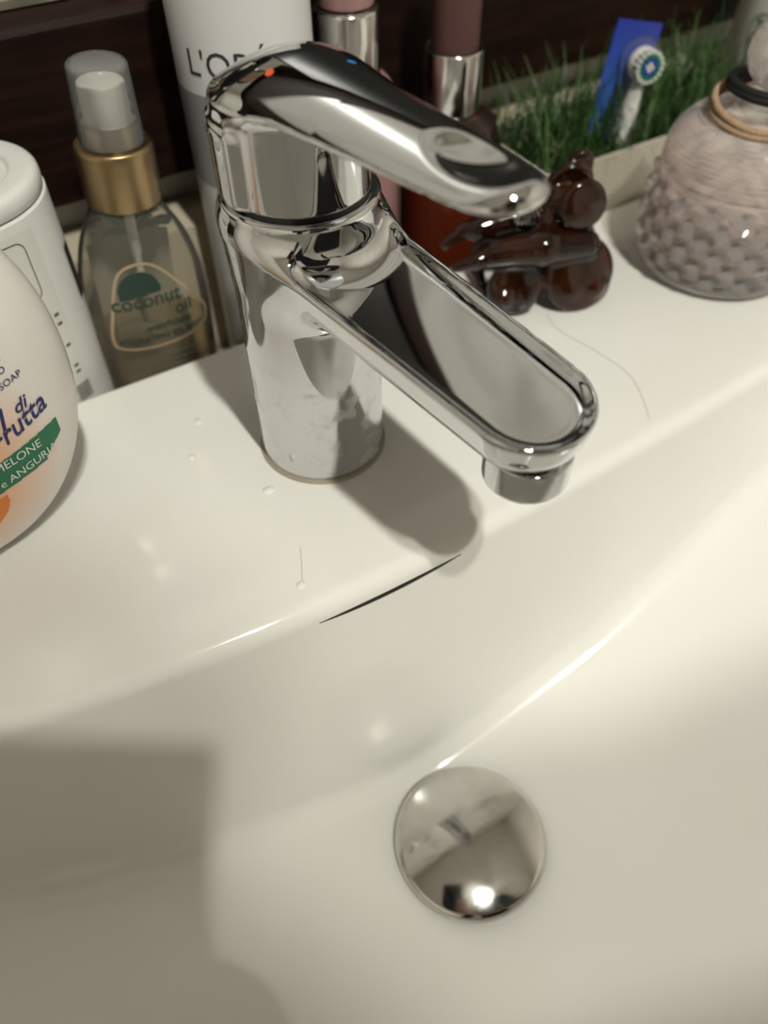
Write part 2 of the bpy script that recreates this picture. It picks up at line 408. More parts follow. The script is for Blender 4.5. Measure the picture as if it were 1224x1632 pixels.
# aerator under the spout tip
ae = lathe('aerator', roundprof([(0.0095, 0.0600), (0.0112, 0.0596), (0.0116, 0.0605), (0.0116, 0.0700), (0.0, 0.0700)], .0006), CHROME, fa, n=64, loc=(0, -0.0945, -0.0008))
lathe('aerator_mesh', [(0, 0.0612), (0.0096, 0.0612)], mat('grey_aerator_mesh', (0.2, 0.2, 0.2), 0.5), ae, n=40)
# lever handle
def f_handle(P):
    x, y, z = P[..., 0], P[..., 1], P[..., 2]; s = -y
    r = np.hypot(x, y)
    drum = smax(r - 0.0208, smax(z - 0.127, 0.1017 - z, .001), 0.001)
    d2 = uneven_capsule(x, s, 0.0212, 0.0140, 0.0708)
    lat = 17.0 + 9.0 * np.clip(s / 0.030, 0, 1) + 6 * np.clip((s - .03) / .05, 0, 1)
    ztop = 0.1378 - 13.0 * np.clip(0.008 - s, 0, None) ** 2 - 0.048 * np.clip(s, 0, None) - lat * x * x
    zbot = 0.1272 + 0.0012 * np.clip(s / .08, 0, 1) - 0.012 * np.clip((0.010 - s) / .03, 0, 1)
    plate = smax(smax(d2, z - ztop, 0.0045), zbot - z, 0.0024)
    shell = smax(smax(r - 0.0228, smax(z - 0.122, 0.1017 - z, .001), 0.0012), s - 0.004, 0.0030)
    d = smin(smin(drum, shell, 0.0022), plate, 0.0035)
    zc = 0.1378 - 0.048 * 0.069
    q = np.sqrt((x / 0.0100) ** 2 + ((s - 0.0685) / 0.0120) ** 2 + ((z - zc - 0.0008) / 0.0040) ** 2)
    dim = (q - 1) * 0.004
    return smax(d, -dim, 0.0012)
ha = sdf_mesh('lever_handle', f_handle, (-.027, -.088, .0995), (.027, .027, .143), 0.0009, CHROME, fa)
def on_handle(cx_, cy_, rad, name, ma):
    V, n = [], 16
    def zt(x, y):
        z = 0.145
        for _ in range(60):
            d = float(f_handle(np.array([x, y, z])))
            if d < 1e-6: break
            z -= d * .8
        return z + 0.00006
    V.append((cx_, cy_, zt(cx_, cy_)))
    for k in range(n):
        x, y = cx_ + rad * math.cos(2 * math.pi * k / n), cy_ + rad * math.sin(2 * math.pi * k / n); V.append((x, y, zt(x, y)))
    mesh(name, V, [(0, 1 + k, 1 + (k + 1) % n) for k in range(n)], ma, ha)
on_handle(-0.0105, -0.0075, 0.0011, 'hot_mark', mat('red_enamel', (0.65, 0.10, 0.03), 0.4))
on_handle(0.0075, -0.0165, 0.0011, 'cold_mark', mat('blue_enamel', (0.03, 0.25, 0.75), 0.4))

# ------------------------------------------------------------------ mirror with dark wooden frame
YW = 0.1455
mi = tag(empty('wall_mirror', (0, YW, 0.039)), 'wall mirror in a dark brown wooden frame above the ledge', 'mirror')
def wood_rail():
    pr = [(0.0185, 0.0), (0.0, 0.0), (0.0, 0.0645), (0.0012, 0.0668), (0.006, 0.0695), (0.0185, 0.0705)]
    xs = (-0.7, 0.7); V = [(x, y, z) for x in xs for y, z in pr]; n = len(pr)
    F = [(k, k + 1, n + k + 1, n + k) for k in range(n - 1)] + [tuple(range(n)), tuple(range(2 * n - 1, n - 1, -1)), (n - 1, 0, n, 2 * n - 1)]
    return mesh('bottom_rail', V, F, WOOD, mi, True, 25, recalc=True)
wood_rail()
MIRROR = mat('silvered_mirror', (0.82, 0.84, 0.82), 0.01, metal=1.0)
gl = box('mirror_glass', (-0.7, 0.03, 0.0140, 0.0180, 0.0705, 0.255), MIRROR, mi)
box('dark_reflection_panel', (0.03, 0.7, 0.0045, 0.0185, 0.0705, 0.255), mat('black_reflected_panel', (0.010, 0.011, 0.010), 0.35), mi, .001)  # unseen dark panel, added so the chrome lever reflects black
box('top_rail', (-0.7, 0.7, 0.0, 0.0185, 0.255, 0.285), WOOD, mi, .002)
BEV = mat('bevelled_glass_edge', (0.46, 0.43, 0.33), 0.08, metal=0.7)
V = [(-0.7, 0.0095, 0.0705), (0.7, 0.0095, 0.0705), (0.7, 0.0095, 0.0732), (-0.7, 0.0095, 0.0732), (-0.7, 0.0140, 0.0775), (0.7, 0.0140, 0.0775), (0.7, 0.0140, 0.0705), (-0.7, 0.0140, 0.0705)]
mesh('bevel_strip', V, [(0, 1, 2, 3), (3, 2, 5, 4), (4, 5, 6, 7), (7, 6, 1, 0), (0, 3, 4, 7), (1, 6, 5, 2)], BEV, mi, False)
box('mirror_clip', (-0.0030, 0.0040, 0.0030, 0.0095, 0.0690, 0.0735), thin_clear('clear_clip_plastic', (0.8, 0.8, 0.76), 0.25, (0.6, 0.58, 0.52), 0.08, 0.2), mi, .0010)

# ------------------------------------------------------------------ soap dispenser
SA, SB, SZ, SH = 0.0465, 0.019, 0.062, 0.062
so = tag(empty('soap_dispenser', (-0.1195, 0.0155, 0), R(14)), 'rounded white liquid soap bottle with peach fruit label and green band', 'soap bottle')
def soap_n(t, z, off=0.0):
    rho = (abs(t / SA) ** 2.1 + abs((z - SZ) / SH) ** 2.1) ** (1 / 2.1)
    return -(SB * max(0.0, 1 - rho ** 2.4) ** (1 / 2.4) + off)
def soap_map(off): return lambda u, v: (u, soap_n(u, v, off), v)
SOAP = mat('milky_soap_plastic', (0.78, 0.74, 0.69), 0.28, sss=0.0)
V, F = [], []; NR, NA = 26, 96
for side in (-1, 1):
    for i in range(NR + 1):
        rho = math.sin(i / NR * math.pi / 2)
        for k in range(NA):
            a = 2 * math.pi * k / NA; c_, s_ = math.cos(a), math.sin(a)
            q = (abs(c_) ** 2.1 + abs(s_) ** 2.1) ** (-1 / 2.1)
            t, z = SA * rho * q * c_, SZ + SH * rho * q * s_
            y = side * SB * max(0.0, 1 - rho ** 2.4) ** (1 / 2.4)
            V.append((t, y, max(z, 0.0008)))
for sd in (0, 1):
    b0 = sd * (NR + 1) * NA
    for i in range(NR):
        for k in range(NA):
            F.append((b0 + i * NA + k, b0 + i * NA + (k + 1) % NA, b0 + (i + 1) * NA + (k + 1) % NA, b0 + (i + 1) * NA + k))
me_s = bpy.data.meshes.new('bottle'); me_s.from_pydata(V, [], F)
bm = bmesh.new(); bm.from_mesh(me_s); bmesh.ops.remove_doubles(bm, verts=bm.verts, dist=2e-5); bmesh.ops.recalc_face_normals(bm, faces=bm.faces); bm.to_mesh(me_s); bm.free()
sb = link('bottle', me_s, SOAP, so, True, None)
n, l, b = nodes(SOAP)      # printed peach tint fading out over the front of the bottle
tc = n.new('ShaderNodeTexCoord'); mp = n.new('ShaderNodeMapping'); mp.inputs['Location'].default_value = (0.002 / 0.036, 0.0, -0.042 / 0.040); mp.inputs['Scale'].default_value = (1 / 0.036, 0.0, 1 / 0.040)
l.new(tc.outputs['Object'], mp.inputs[0]); gr = n.new('ShaderNodeTexGradient'); gr.gradient_type = 'SPHERICAL'; l.new(mp.outputs[0], gr.inputs[0])
rp = n.new('ShaderNodeValToRGB'); rp.color_ramp.elements[0].color = (0.84, 0.80, 0.75, 1); rp.color_ramp.elements[1].color = (0.86, 0.42, 0.20, 1)
rp.color_ramp.elements[0].position = 0.05; rp.color_ramp.elements[1].position = 0.75
l.new(gr.outputs[0], rp.inputs[0]); l.new(rp.outputs[0], b.inputs['Base Color'])
GREEN = mat('green_print', (0.012, 0.17, 0.075), 0.4); NAVY = mat('navy_print', (0.018, 0.022, 0.12), 0.4); PRINTW = mat('white_print', (0.8, 0.8, 0.76), 0.4)
ORANGE = mat('orange_print', (0.75, 0.22, 0.03), 0.4)
def band_keep(u, v):
    lo = 0.0325 + 0.05 * u; hi = 0.0430 + 0.10 * u
    if u > 0.024: lo = max(lo, 0.0345 + (u - 0.024) * 0.75); 
    return lo < v < hi and u < 0.0316
gb = grid_patch('label_band', list(np.linspace(-0.028, 0.0318, 150)), list(np.linspace(0.030, 0.048, 60)), soap_map(0.00012), GREEN, sb, band_keep)
grid_patch('fruit_picture', list(np.linspace(-0.026, 0.010, 60)), list(np.linspace(0.012, 0.032, 40)), soap_map(0.00012), ORANGE, sb,
           lambda u, v: (u + 0.008) ** 2 / 0.0163 ** 2 + (v - 0.030) ** 2 / 0.012 ** 2 < 1 and v < 0.031)
def soap_text(body, u, v, size, ma, shear=0, tilt=0, sx=1.0, bold=0.0, align='LEFT', name='lettering', off=0.0003):
    c_, s_ = math.cos(R(tilt)), math.sin(R(tilt))
    def f(a, b2): return soap_map(off)(u + a * c_ - b2 * s_, v + a * s_ + b2 * c_)
    return text(name, body, size, f, ma, sb, shear, align, bold, sx)
soap_text('MELONE', 0.0242, 0.0407, 0.0046, PRINTW, sx=0.92, align='RIGHT')
soap_text('e ANGURIA', 0.0286, 0.0356, 0.0044, PRINTW, sx=0.92, align='RIGHT', tilt=3)
soap_text('Frutta', 0.0105, 0.0476, 0.0098, NAVY, shear=0.35, tilt=13, sx=0.86, bold=0.00012)
soap_text('l', 0.0150, 0.0537, 0.0100, NAVY, shear=0.35, tilt=8, bold=0.00012)
soap_text('di', 0.0207, 0.0563, 0.0062, NAVY, shear=0.35, tilt=6, bold=0.00008)
soap_text('SOAP', 0.0276, 0.0668, 0.0031, NAVY, align='RIGHT', tilt=5)
soap_text('O', 0.0240, 0.0707, 0.0031, NAVY, align='RIGHT', tilt=5)
soap_text('E', 0.0240, 0.0745, 0.0031, NAVY, align='RIGHT', tilt=5)
lathe('pump_collar', roundprof([(0.0, 0.1210), (0.0150, 0.1210), (0.0150, 0.1360), (0.0080, 0.1380), (0.0055, 0.1395), (0.0055, 0.1560), (0.0, 0.1560)], .001), WHITEPL, so, n=48)
pn = box('pump_nozzle', (-0.040, 0.012, -0.0075, 0.0075, 0.1550, 0.1660), WHITEPL, so, .003)

# ------------------------------------------------------------------ white cylinder bottle, far left
wb = tag(empty('lotion_bottle', (-0.0835, 0.1040, -0.05)), 'plain white cylindrical bottle with outlined grey label and flat cap behind the soap', 'bottle')
WR = 0.0300
lathe('body', roundprof([(0, 0), (WR - .001, 0), (WR, 0.0015), (WR, 0.1225), (WR - .0005, 0.1227), (0, 0.1227)], .001), WHITEPL, wb, n=96)
lathe('cap', roundprof([(0, 0.1227), (WR - .0003, 0.1227), (WR - .0003, 0.1310), (0.0200, 0.1310), (0.0196, 0.1285), (0, 0.1283)], .0035), WHITEPL, wb, n=96)
def cyl_map(r, ang0, z0):
    return lambda u, v: (r * math.sin(ang0 + u / r), -r * math.cos(ang0 + u / r), z0 + v)
wl = grid_patch('label', list(np.linspace(-0.030, 0.030, 60)), [0.0, 0.050, 0.099], cyl_map(WR + .00015, R(20), 0.020), mat('paper_label', (0.70, 0.69, 0.65), 0.45), wb, lambda u, v: u < 0.0086)
GREYPR = mat('grey_print', (0.07, 0.07, 0.065), 0.5); BLACKPR = mat('black_print', (0.012, 0.012, 0.012), 0.5)
def outline(u0, u1, v0, v1, r, th):
    pts = []
    for cxx, cyy, a0 in ((u1 - r, v0 + r, -90), (u1 - r, v1 - r, 0), (u0 + r, v1 - r, 90), (u0 + r, v0 + r, 180)):
        for k in range(7): a = R(a0 + 15 * k); pts.append((cxx, cyy, math.cos(a), math.sin(a)))
    return pts, r, th
def outline_mesh(name, rect, r, th, fmap, ma, parent):
    pts, r, th = outline(*rect, r, th); full = []
    for i, p in enumerate(pts):          # densify the straight sides
        q = pts[(i + 1) % len(pts)]; d = math.hypot(q[0] - p[0], q[1] - p[1]); k = max(1, int(d / 0.0015))
        for j in range(k): t = j / k; full.append(tuple(p[m_] * (1 - t) + q[m_] * t for m_ in range(4)))
    V, N = [], len(full)
    for x, y, nx, ny in full: V += [fmap(x + nx * (r - th / 2), y + ny * (r - th / 2)), fmap(x + nx * (r + th / 2), y + ny * (r + th / 2))]
    return mesh(name, V, [(2 * i, 2 * i + 1, (2 * i + 3) % (2 * N), (2 * i + 2) % (2 * N)) for i in range(N)], ma, parent, False)
outline_mesh('label_or_glow_outline', (-0.026, 0.0030, 0.0735, 0.0962), 0.0035, 0.0004, cyl_map(WR + .0003, R(20), 0.020), GREYPR, wl)
text('lettering', 'M', 0.0040, lambda u, v: cyl_map(WR + .0003, R(20), 0.020)(u - 0.0045, v + 0.0880), BLACKPR, wl)
for i, v0 in enumerate((0.064, 0.060, 0.050, 0.040, 0.037)):
    grid_patch('label_mark', [0.004, 0.0050, 0.0062], [v0, v0 + 0.0012], cyl_map(WR + .0003, R(20), 0.020), GREYPR, wl)
for i in range(9):
    grid_patch('barcode_bar', [0.0012, 0.0030, 0.0050, 0.0066, 0.0080], [0.0240 + 0.0009 * i, 0.0244 + 0.0009 * i], cyl_map(WR + .0003, R(20), 0.020), BLACKPR, wl)
grid_patch('black_logo', list(np.linspace(0.0292, 0.0352, 9)), [0.0, 0.013, 0.022], cyl_map(WR + .0003, R(8), 0.080), BLACKPR, wb)

# ------------------------------------------------------------------ clear spray bottle
sp = tag(empty('spray_bottle', (-0.0338, 0.1000, -0.05), 0, 0, R(3.2)), 'clear oil mist spray bottle with gold collar and clear cap', 'spray bottle')
CLEARPL = thin_clear('clear_tinted_plastic', (0.86, 0.85, 0.80), 0.10, (0.62, 0.60, 0.53), 0.06, 0.12)
GOLD = mat('satin_gold', (0.36, 0.26, 0.14), 0.34, metal=1.0); noise_colour(GOLD, (0.33, 0.235, 0.125), (0.40, 0.29, 0.155), 40, 3, rough=(0.25, 0.36))
def spray_prof(z):
    zs = [0.0, 0.004, 0.03, 0.06, 0.078, 0.092, 0.101, 0.106, 0.109]; ws = [0.0235, 0.0255, 0.0262, 0.0262, 0.0250, 0.0212, 0.0165, 0.0130, 0.0120]; ds = [0.0135, 0.0155, 0.0165, 0.0168, 0.0165, 0.0155, 0.0140, 0.0125, 0.0118]
    return float(np.interp(z, zs, ws)), float(np.interp(z, zs, ds))
def spray_smooth(z, h=0.004): 
    q = [spray_prof(min(max(z + d, 0), .109)) for d in np.linspace(-h, h, 9)]; return sum(a for a, _ in q) / 9, sum(b for _, b in q) / 9
def spray_shell(name, z0, z1, inset, ma, parent, n=72, m_=36):
    V, F = [], []
    zs = list(np.linspace(z0, z1, m_))
    for z in zs:
        a, d = spray_smooth(z); a -= inset; d -= inset
        for k in range(n):
            an = 2 * math.pi * k / n; c_, s_ = math.cos(an), math.sin(an); q = (abs(c_) ** 2.6 + abs(s_) ** 2.6) ** (-1 / 2.6)
            V.append((a * q * c_, d * q * s_, z))
    for i in range(m_ - 1):
        for k in range(n): F.append((i * n + k, i * n + (k + 1) % n, (i + 1) * n + (k + 1) % n, (i + 1) * n + k))
    F.append(tuple(range(n - 1, -1, -1))); F.append(tuple(range((m_ - 1) * n, m_ * n)))
    return mesh(name, V, F, ma, parent, True, 50)
body = spray_shell('bottle', 0.0, 0.109, 0.0, CLEARPL, sp)
spray_shell('oil', 0.0025, 0.0535, 0.0022, thin_clear('pale_oil', (0.86, 0.79, 0.66), 0.05, (0.60, 0.50, 0.35), 0.05, 0.06), sp)
def spray_map(off):
    def f(u, v):
        a, d = spray_smooth(v); t = min(.999, abs(u / a)); return (u, -(d * (1 - t ** 2.6) ** (1 / 2.6) + off), v)
    return f
def spray_back(u, v): x, y, z = spray_map(.0)(u, v); return (x, -y + 0.0003, z)
DGREEN = mat('dark_green_print', (0.02, 0.045, 0.035), 0.5); LEAFPR = mat('leaf_print', (0.07, 0.13, 0.08), 0.5)
CREAMPR = mat('cream_label_film', (0.30, 0.28, 0.22), 0.5)
grid_patch('back_label', list(np.linspace(-0.017, 0.017, 24)), list(np.linspace(0.008, 0.100, 24)), lambda u, v: (spray_back(u, v)[0], spray_back(u, v)[1] - 0.0026, v), CREAMPR, sp,
           lambda u, v: abs(u) < 0.017 - max(0, v - 0.085) * 0.7)
for k in range(9):      # palm fronds printed on the back label, seen through the bottle
    a0 = R(-60 + 30 * k) if k < 5 else R(-48 + 26 * (k - 4)); L = 0.017 + 0.005 * (k % 3)
    pts = []
    for j in range(8):
        t = j / 7; u = 0.004 + math.sin(a0) * L * t; v = 0.088 + math.cos(a0) * L * t * 0.8 - 0.006 * t * t
        pts.append((u, v, 0.0016 * (1 - t) * (0.4 + t) * 2.2))
    V = []
    for u, v, w_ in pts:
        u = max(-.018, min(.018, u)); x, y, z = spray_back(u, v); V += [(x - w_, y - 0.0032, z - w_), (x + w_, y - 0.0032, z + w_)]
    mesh('palm_leaf_print', V, [(2 * j, 2 * j + 1, 2 * j + 3, 2 * j + 2) for j in range(7)], LEAFPR, sp, False)
grid_patch('logo_arc', list(np.linspace(-0.016, 0.006, 40)), list(np.linspace(0.070, 0.089, 36)), spray_map(.0003), DGREEN, sp,
           lambda u, v: (u + 0.006) ** 2 + (v - 0.0785) ** 2 < 0.0085 ** 2 and v > 0.0765 + 0.1 * (u + .006))
def sp_text(body_, u, v, size, name='lettering', shear=0.0, sx=1.0, bold=0.0001):
    text(name, body_, size, lambda a, b2: spray_map(.0004)(u + a, v + b2), DGREEN, sp, shear, 'CENTER', bold, sx)
OUTL = [(-0.0150, 0.0820), (-0.0110, 0.0885), (-0.0030, 0.0900), (0.0050, 0.0850), (0.0190, 0.0660), (0.0205, 0.0590), (0.0170, 0.0545), (0.0, 0.0520), (-0.0170, 0.0535), (-0.0200, 0.0580), (-0.0185, 0.0680)]  # warm glow of refraction inside the bottle, painted as a gold outline
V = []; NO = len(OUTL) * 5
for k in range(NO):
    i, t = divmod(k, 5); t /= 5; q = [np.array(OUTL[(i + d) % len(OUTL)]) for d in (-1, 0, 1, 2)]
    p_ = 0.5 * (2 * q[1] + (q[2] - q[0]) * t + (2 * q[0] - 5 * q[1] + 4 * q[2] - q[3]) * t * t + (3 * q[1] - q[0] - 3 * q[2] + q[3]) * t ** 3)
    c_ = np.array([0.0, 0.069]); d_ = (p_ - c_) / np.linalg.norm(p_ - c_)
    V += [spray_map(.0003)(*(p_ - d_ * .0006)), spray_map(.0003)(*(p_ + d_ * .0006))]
mesh('label_or_glow_outline', V, [(2 * k, 2 * k + 1, (2 * k + 3) % (2 * NO), (2 * k + 2) % (2 * NO)) for k in range(NO)], mat('pale_gold_glow_paint', (0.40, 0.31, 0.20), 0.35), sp, False)
sp_text('coconut', -0.004, 0.0715, 0.0090, sx=0.95)
sp_text('oil', 0.0105, 0.0650, 0.0080)
sp_text('weightless', 0.0030, 0.0600, 0.0048, shear=0.2)
sp_text('HYDRATING OIL MIST', 0.0, 0.0555, 0.0036)
for i in range(5):
    V, F = [], []
    grid_patch('small_print', list(np.linspace(-0.015, 0.014 - 0.002 * (i % 3), 14)), [0.0465 - 0.0034 * i, 0.0474 - 0.0034 * i], spray_map(.0003), mat('faded_print', (0.16, 0.14, 0.11), 0.5), sp)
lathe('collar', roundprof([(0.0, 0.1100), (0.0143, 0.1090), (0.0143, 0.1290), (0.0137, 0.1305), (0.0102, 0.1307), (0.0, 0.1307)], .001), GOLD, sp, n=64)
lathe('dip_tube', [(0, 0.070), (0.0016, 0.070), (0.0016, 0.085), (0.0022, 0.086), (0.0022, 0.107), (0, 0.107)], mat('milky_tube', (0.7, 0.7, 0.66), 0.3), sp, n=12)
hd = lathe('spray_head', roundprof([(0, 0.1300), (0.0102, 0.1307), (0.0096, 0.1378), (0.0084, 0.1380), (0.0082, 0.1510), (0.0, 0.1520)], .0012), WHITEPL, sp, n=48)
lathe('head_ring', [(0.0103, 0.1307), (0.0104, 0.1307), (0.0098, 0.1379), (0.0096, 0.1380)], GOLD, hd, n=48)
FROST = thin_clear('clear_cap_plastic', (0.93, 0.93, 0.92), 0.13, (0.75, 0.75, 0.73), 0.18, 0.16)
lathe('clear_cap', roundprof([(0.0110, 0.1308), (0.0115, 0.1308), (0.0104, 0.1565), (0.0080, 0.1578), (0, 0.1580), (0, 0.1576), (0.0078, 0.1573), (0.0098, 0.1560), (0.0110, 0.1308)], .0012, 5), FROST, sp, n=64)

# ------------------------------------------------------------------ tall white and grey spray can
lo_ = tag(empty('hair_product_can', (0.0335, 0.1125, -0.05)), 'tall white can with a grey band and thin dark lettering behind the faucet', 'can')
LR = 0.0265
SILV = mat('grey_can_band', (0.33, 0.34, 0.36), 0.3, metal=0.15); CANW = mat('white_can_enamel', (0.70, 0.70, 0.71), 0.3)
noise_colour(CANW, (0.68, 0.68, 0.69), (0.72, 0.72, 0.73), 8, 2)
lathe('lower_body', roundprof([(0, 0), (LR - .002, 0), (LR, 0.003), (LR, 0.1015)], .001), CANW, lo_, n=96)
lathe('grey_band', [(LR + .0000, 0.1015), (LR + .0001, 0.1016), (LR + .0001, 0.1375), (LR, 0.1376)], SILV, lo_, n=96)
lathe('upper_body', roundprof([(LR, 0.1376), (LR, 0.1900), (LR - .004, 0.1960), (0.012, 0.2000), (0, 0.2000)], .002), CANW, lo_, n=96)
lathe('cap', roundprof([(0, 0.1995), (0.0225, 0.1960), (0.0225, 0.2200), (0.0200, 0.2240), (0, 0.2245)], .003), CANW, lo_, n=72)
text('lettering', "L'OR\u00c9AL", 0.0128, lambda u, v: cyl_map(LR + .0002, R(-22), 0.0)(u, v + 0.1445), mat('charcoal_print', (0.03, 0.03, 0.035), 0.5), lo_, 0, 'CENTER', 0.0, 0.98, 1.0)
BLUEPR = mat('blue_print', (0.05, 0.09, 0.42), 0.5)
text('blue_lettering', 'F', 0.0085, lambda u, v: cyl_map(LR + .0002, R(-22), 0.0)(u + 0.002 - 0.0132, v + 0.0585), BLUEPR, lo_, 0, 'LEFT', 0.0006)
grid_patch('blue_print_line', list(np.linspace(-0.0165, 0.012, 20)), [0.0545, 0.0562], cyl_map(LR + .0002, R(-22), 0.0), BLUEPR, lo_)

# ------------------------------------------------------------------ pink bottle and brown bottle behind the lever
CHROMECOL = mat('silver_collar', (0.72, 0.71, 0.69), 0.12, metal=1.0)
pk = tag(empty('pink_bottle', (0.0790, 0.1135, -0.05)), 'dusty pink bottle with broad silver collar behind the lever', 'bottle')
PINK = mat('dusty_pink_lacquer', (0.36, 0.20, 0.20), 0.2, coat=0.4)
lathe('bottle', roundprof([(0, 0), (0.020, 0), (0.0215, 0.002), (0.0215, 0.112), (0.0185, 0.1235), (0.0135, 0.1275), (0, 0.128)], .004), PINK, pk, n=72)
lathe('collar', roundprof([(0.0128, 0.1270), (0.0134, 0.1270), (0.0134, 0.1515), (0.0120, 0.1525), (0.0, 0.1525)], .0006), CHROMECOL, pk, n=72)
lathe('cap', roundprof([(0, 0.1525), (0.0115, 0.1525), (0.0115, 0.185), (0.0, 0.186)], .0015), PINK, pk, n=64)
br = tag(empty('brown_bottle', (0.1315, 0.1120, -0.05)), 'dark amber bottle with silver collar and matt mauve cap beside the grass', 'bottle')
AMBER = mat('dark_amber_glass', (0.20, 0.028, 0.006), 0.06, trans=0.55, ior=1.3, coat=0.5)
n, l, b = nodes(AMBER)
MAUVE = mat('matt_mauve_cap', (0.105, 0.048, 0.045), 0.45)
lathe('bottle', roundprof([(0, 0), (0.0235, 0), (0.0250, 0.002), (0.0250, 0.084), (0.0215, 0.0965), (0.0150, 0.1010), (0.0, 0.1015)], .005), AMBER, br, n=72)
lathe('shoulder_band', [(0.0249, 0.0815), (0.0252, 0.0820), (0.0252, 0.0845), (0.0217, 0.0969), (0.0151, 0.1014), (0.0140, 0.1012)], mat('dark_brown_lacquer', (0.02, 0.010, 0.008), 0.2, coat=0.4), br, n=72)
lathe('collar', roundprof([(0.0126, 0.1005), (0.0133, 0.1005), (0.0133, 0.1275), (0.0128, 0.1280), (0.0115, 0.1272)], .0005), CHROMECOL, br, n=72)
lathe('cap', roundprof([(0, 0.125), (0.0108, 0.125), (0.0108, 0.170), (0, 0.1715)], .001), MAUVE, br, n=64)

# ------------------------------------------------------------------ planter with artificial grass
pl = tag(empty('grass_planter', (0.29, 0.105, -0.05)), 'cream rectangular planter box behind the basin, filled with grass', 'planter')
POT = mat('cream_planter', (0.52, 0.48, 0.39), 0.4); noise_colour(POT, (0.50, 0.46, 0.37), (0.54, 0.50, 0.41), 15, 3)
X0, X1, Y0, Y1, ZT = -0.126, 0.026, -0.0295, 0.0285, 0.0755
def planter():
    e1, e2 = 0.0018, 0.0018
    o_ = [(X0, Y0), (X1, Y0), (X1, Y1), (X0, Y1)]; i_ = [(X0 + e1, Y0 + e2), (X1 - e1, Y0 + e2), (X1 - e1, Y1 - e2), (X0 + e1, Y1 - e2)]
    V = [(x, y, 0) for x, y in o_] + [(x, y, ZT) for x, y in o_] + [(x, y, ZT) for x, y in i_] + [(x, y, 0.05) for x, y in i_]
    F = [(3, 2, 1, 0), (12, 13, 14, 15)]
    for k in range(4):
        j = (k + 1) % 4; F += [(k, j, 4 + j, 4 + k), (4 + k, 4 + j, 8 + j, 8 + k), (8 + k, 8 + j, 12 + j, 12 + k)]
    return mesh('box', V, F, POT, pl, False)
planter()
V, F = [], []; C = []
GRASS = mat('artificial_grass', (0.05, 0.15, 0.03), 0.45)
n, l, b = nodes(GRASS)
at = n.new('ShaderNodeAttribute'); at.attribute_name = 'tone'; rp = n.new('ShaderNodeValToRGB')
for p_, c_ in ((0.0, (0.012, 0.045, 0.010)), (0.45, (0.035, 0.110, 0.022)), (0.85, (0.10, 0.21, 0.05))):
    pass
el = rp.color_ramp.elements; el[0].position = 0.0; el[0].color = (0.008, 0.028, 0.006, 1); el[1].position = 0.8; el[1].color = (0.070, 0.155, 0.040, 1)
e3 = el.new(1.0); e3.color = (0.36, 0.36, 0.20, 1)
l.new(at.outputs['Fac'], rp.inputs[0]); l.new(rp.outputs[0], b.inputs['Base Color'])
def blade(bx, by, bz, hgt, ang, bend, wid, tone):
    n0 = len(V); d = (math.cos(ang), math.sin(ang)); q = (-d[1], d[0]); K = 4
    for j in range(K + 1):
        t = j / K; r = bend * hgt * t * t; z = bz + hgt * (t - 0.35 * bend * t * t); w_ = wid * (1 - t ** 1.6) + 0.00008
        for sgn in (-1, 1): V.append((min(max(bx + d[0] * r + q[0] * w_ * sgn, X0 - .004), X1 + .003), by + d[1] * r + q[1] * w_ * sgn + (0.0002 if sgn > 0 else 0), z)); C.append(tone)
    for j in range(K): F.append((n0 + 2 * j, n0 + 2 * j + 1, n0 + 2 * j + 3, n0 + 2 * j + 2))
for k in range(2600):
    bx, by = random.uniform(X0 + .003, X1 - .003), random.uniform(Y0 + .003, Y1 - .003)
    tall = random.random() ** 2.2
    hgt = 0.016 + 0.044 * tall
    ang = random.uniform(0, 2 * math.pi); bend = random.uniform(0.1, 0.9)
    if by < Y0 + .010 and math.sin(ang) < 0: bend *= 0.35; hgt *= 0.75
    if by > Y1 - .010 and math.sin(ang) > 0: ang = -ang
    if hgt > .035: bend *= .6
    tone = random.uniform(0.05, 0.85) * (0.6 + 0.4 * tall)
    if random.random() < 0.10: tone = 1.0; hgt *= .6
    blade(bx, by, 0.052, hgt + 0.006, ang, bend, random.uniform(0.0004, 0.0009), tone)
go = mesh('grass_blades', V, F, GRASS, pl, False); tag(go, kind='stuff')
ca = go.data.attributes.new('tone', 'FLOAT', 'POINT'); ca.data.foreach_set('value', C)
box('turf_mat', (X0 + .0018, X1 - .0018, Y0 + .0018, Y1 - .0018, 0.0502, 0.0520), mat('turf_backing', (0.02, 0.035, 0.012), 0.9), pl)

# ------------------------------------------------------------------ toothbrush head in blister pack
tb = empty('toothbrush_head_pack', (0.2170, 0.097, -0.0015)); tag(tb, 'blue card blister pack with a white toothbrush head stuck in the grass', 'blister pack')
tb.rotation_euler = (R(-6), R(11), R(-14))
CARD = mat('blue_card', (0.012, 0.045, 0.36), 0.35); n, l, b = nodes(CARD)
tc = n.new('ShaderNodeTexCoord'); sx3 = n.new('ShaderNodeSeparateXYZ'); l.new(tc.outputs['Object'], sx3.inputs[0])
rp = n.new('ShaderNodeValToRGB'); mr = n.new('ShaderNodeMapRange'); mr.inputs[1].default_value = 0.0; mr.inputs[2].default_value = 0.075
rp.color_ramp.elements[0].color = (0.05, 0.20, 0.52, 1); rp.color_ramp.elements[1].color = (0.014, 0.032, 0.30, 1)
l.new(sx3.outputs[2], mr.inputs[0]); l.new(mr.outputs[0], rp.inputs[0]); l.new(rp.outputs[0], b.inputs['Base Color'])
box('card', (-0.0128, 0.0128, 0.0, 0.0006, 0.0, 0.0760), CARD, tb, .0002)
BR_W = mat('brush_white', (0.75, 0.74, 0.70), 0.35)
hx, hz = 0.0020, 0.0590
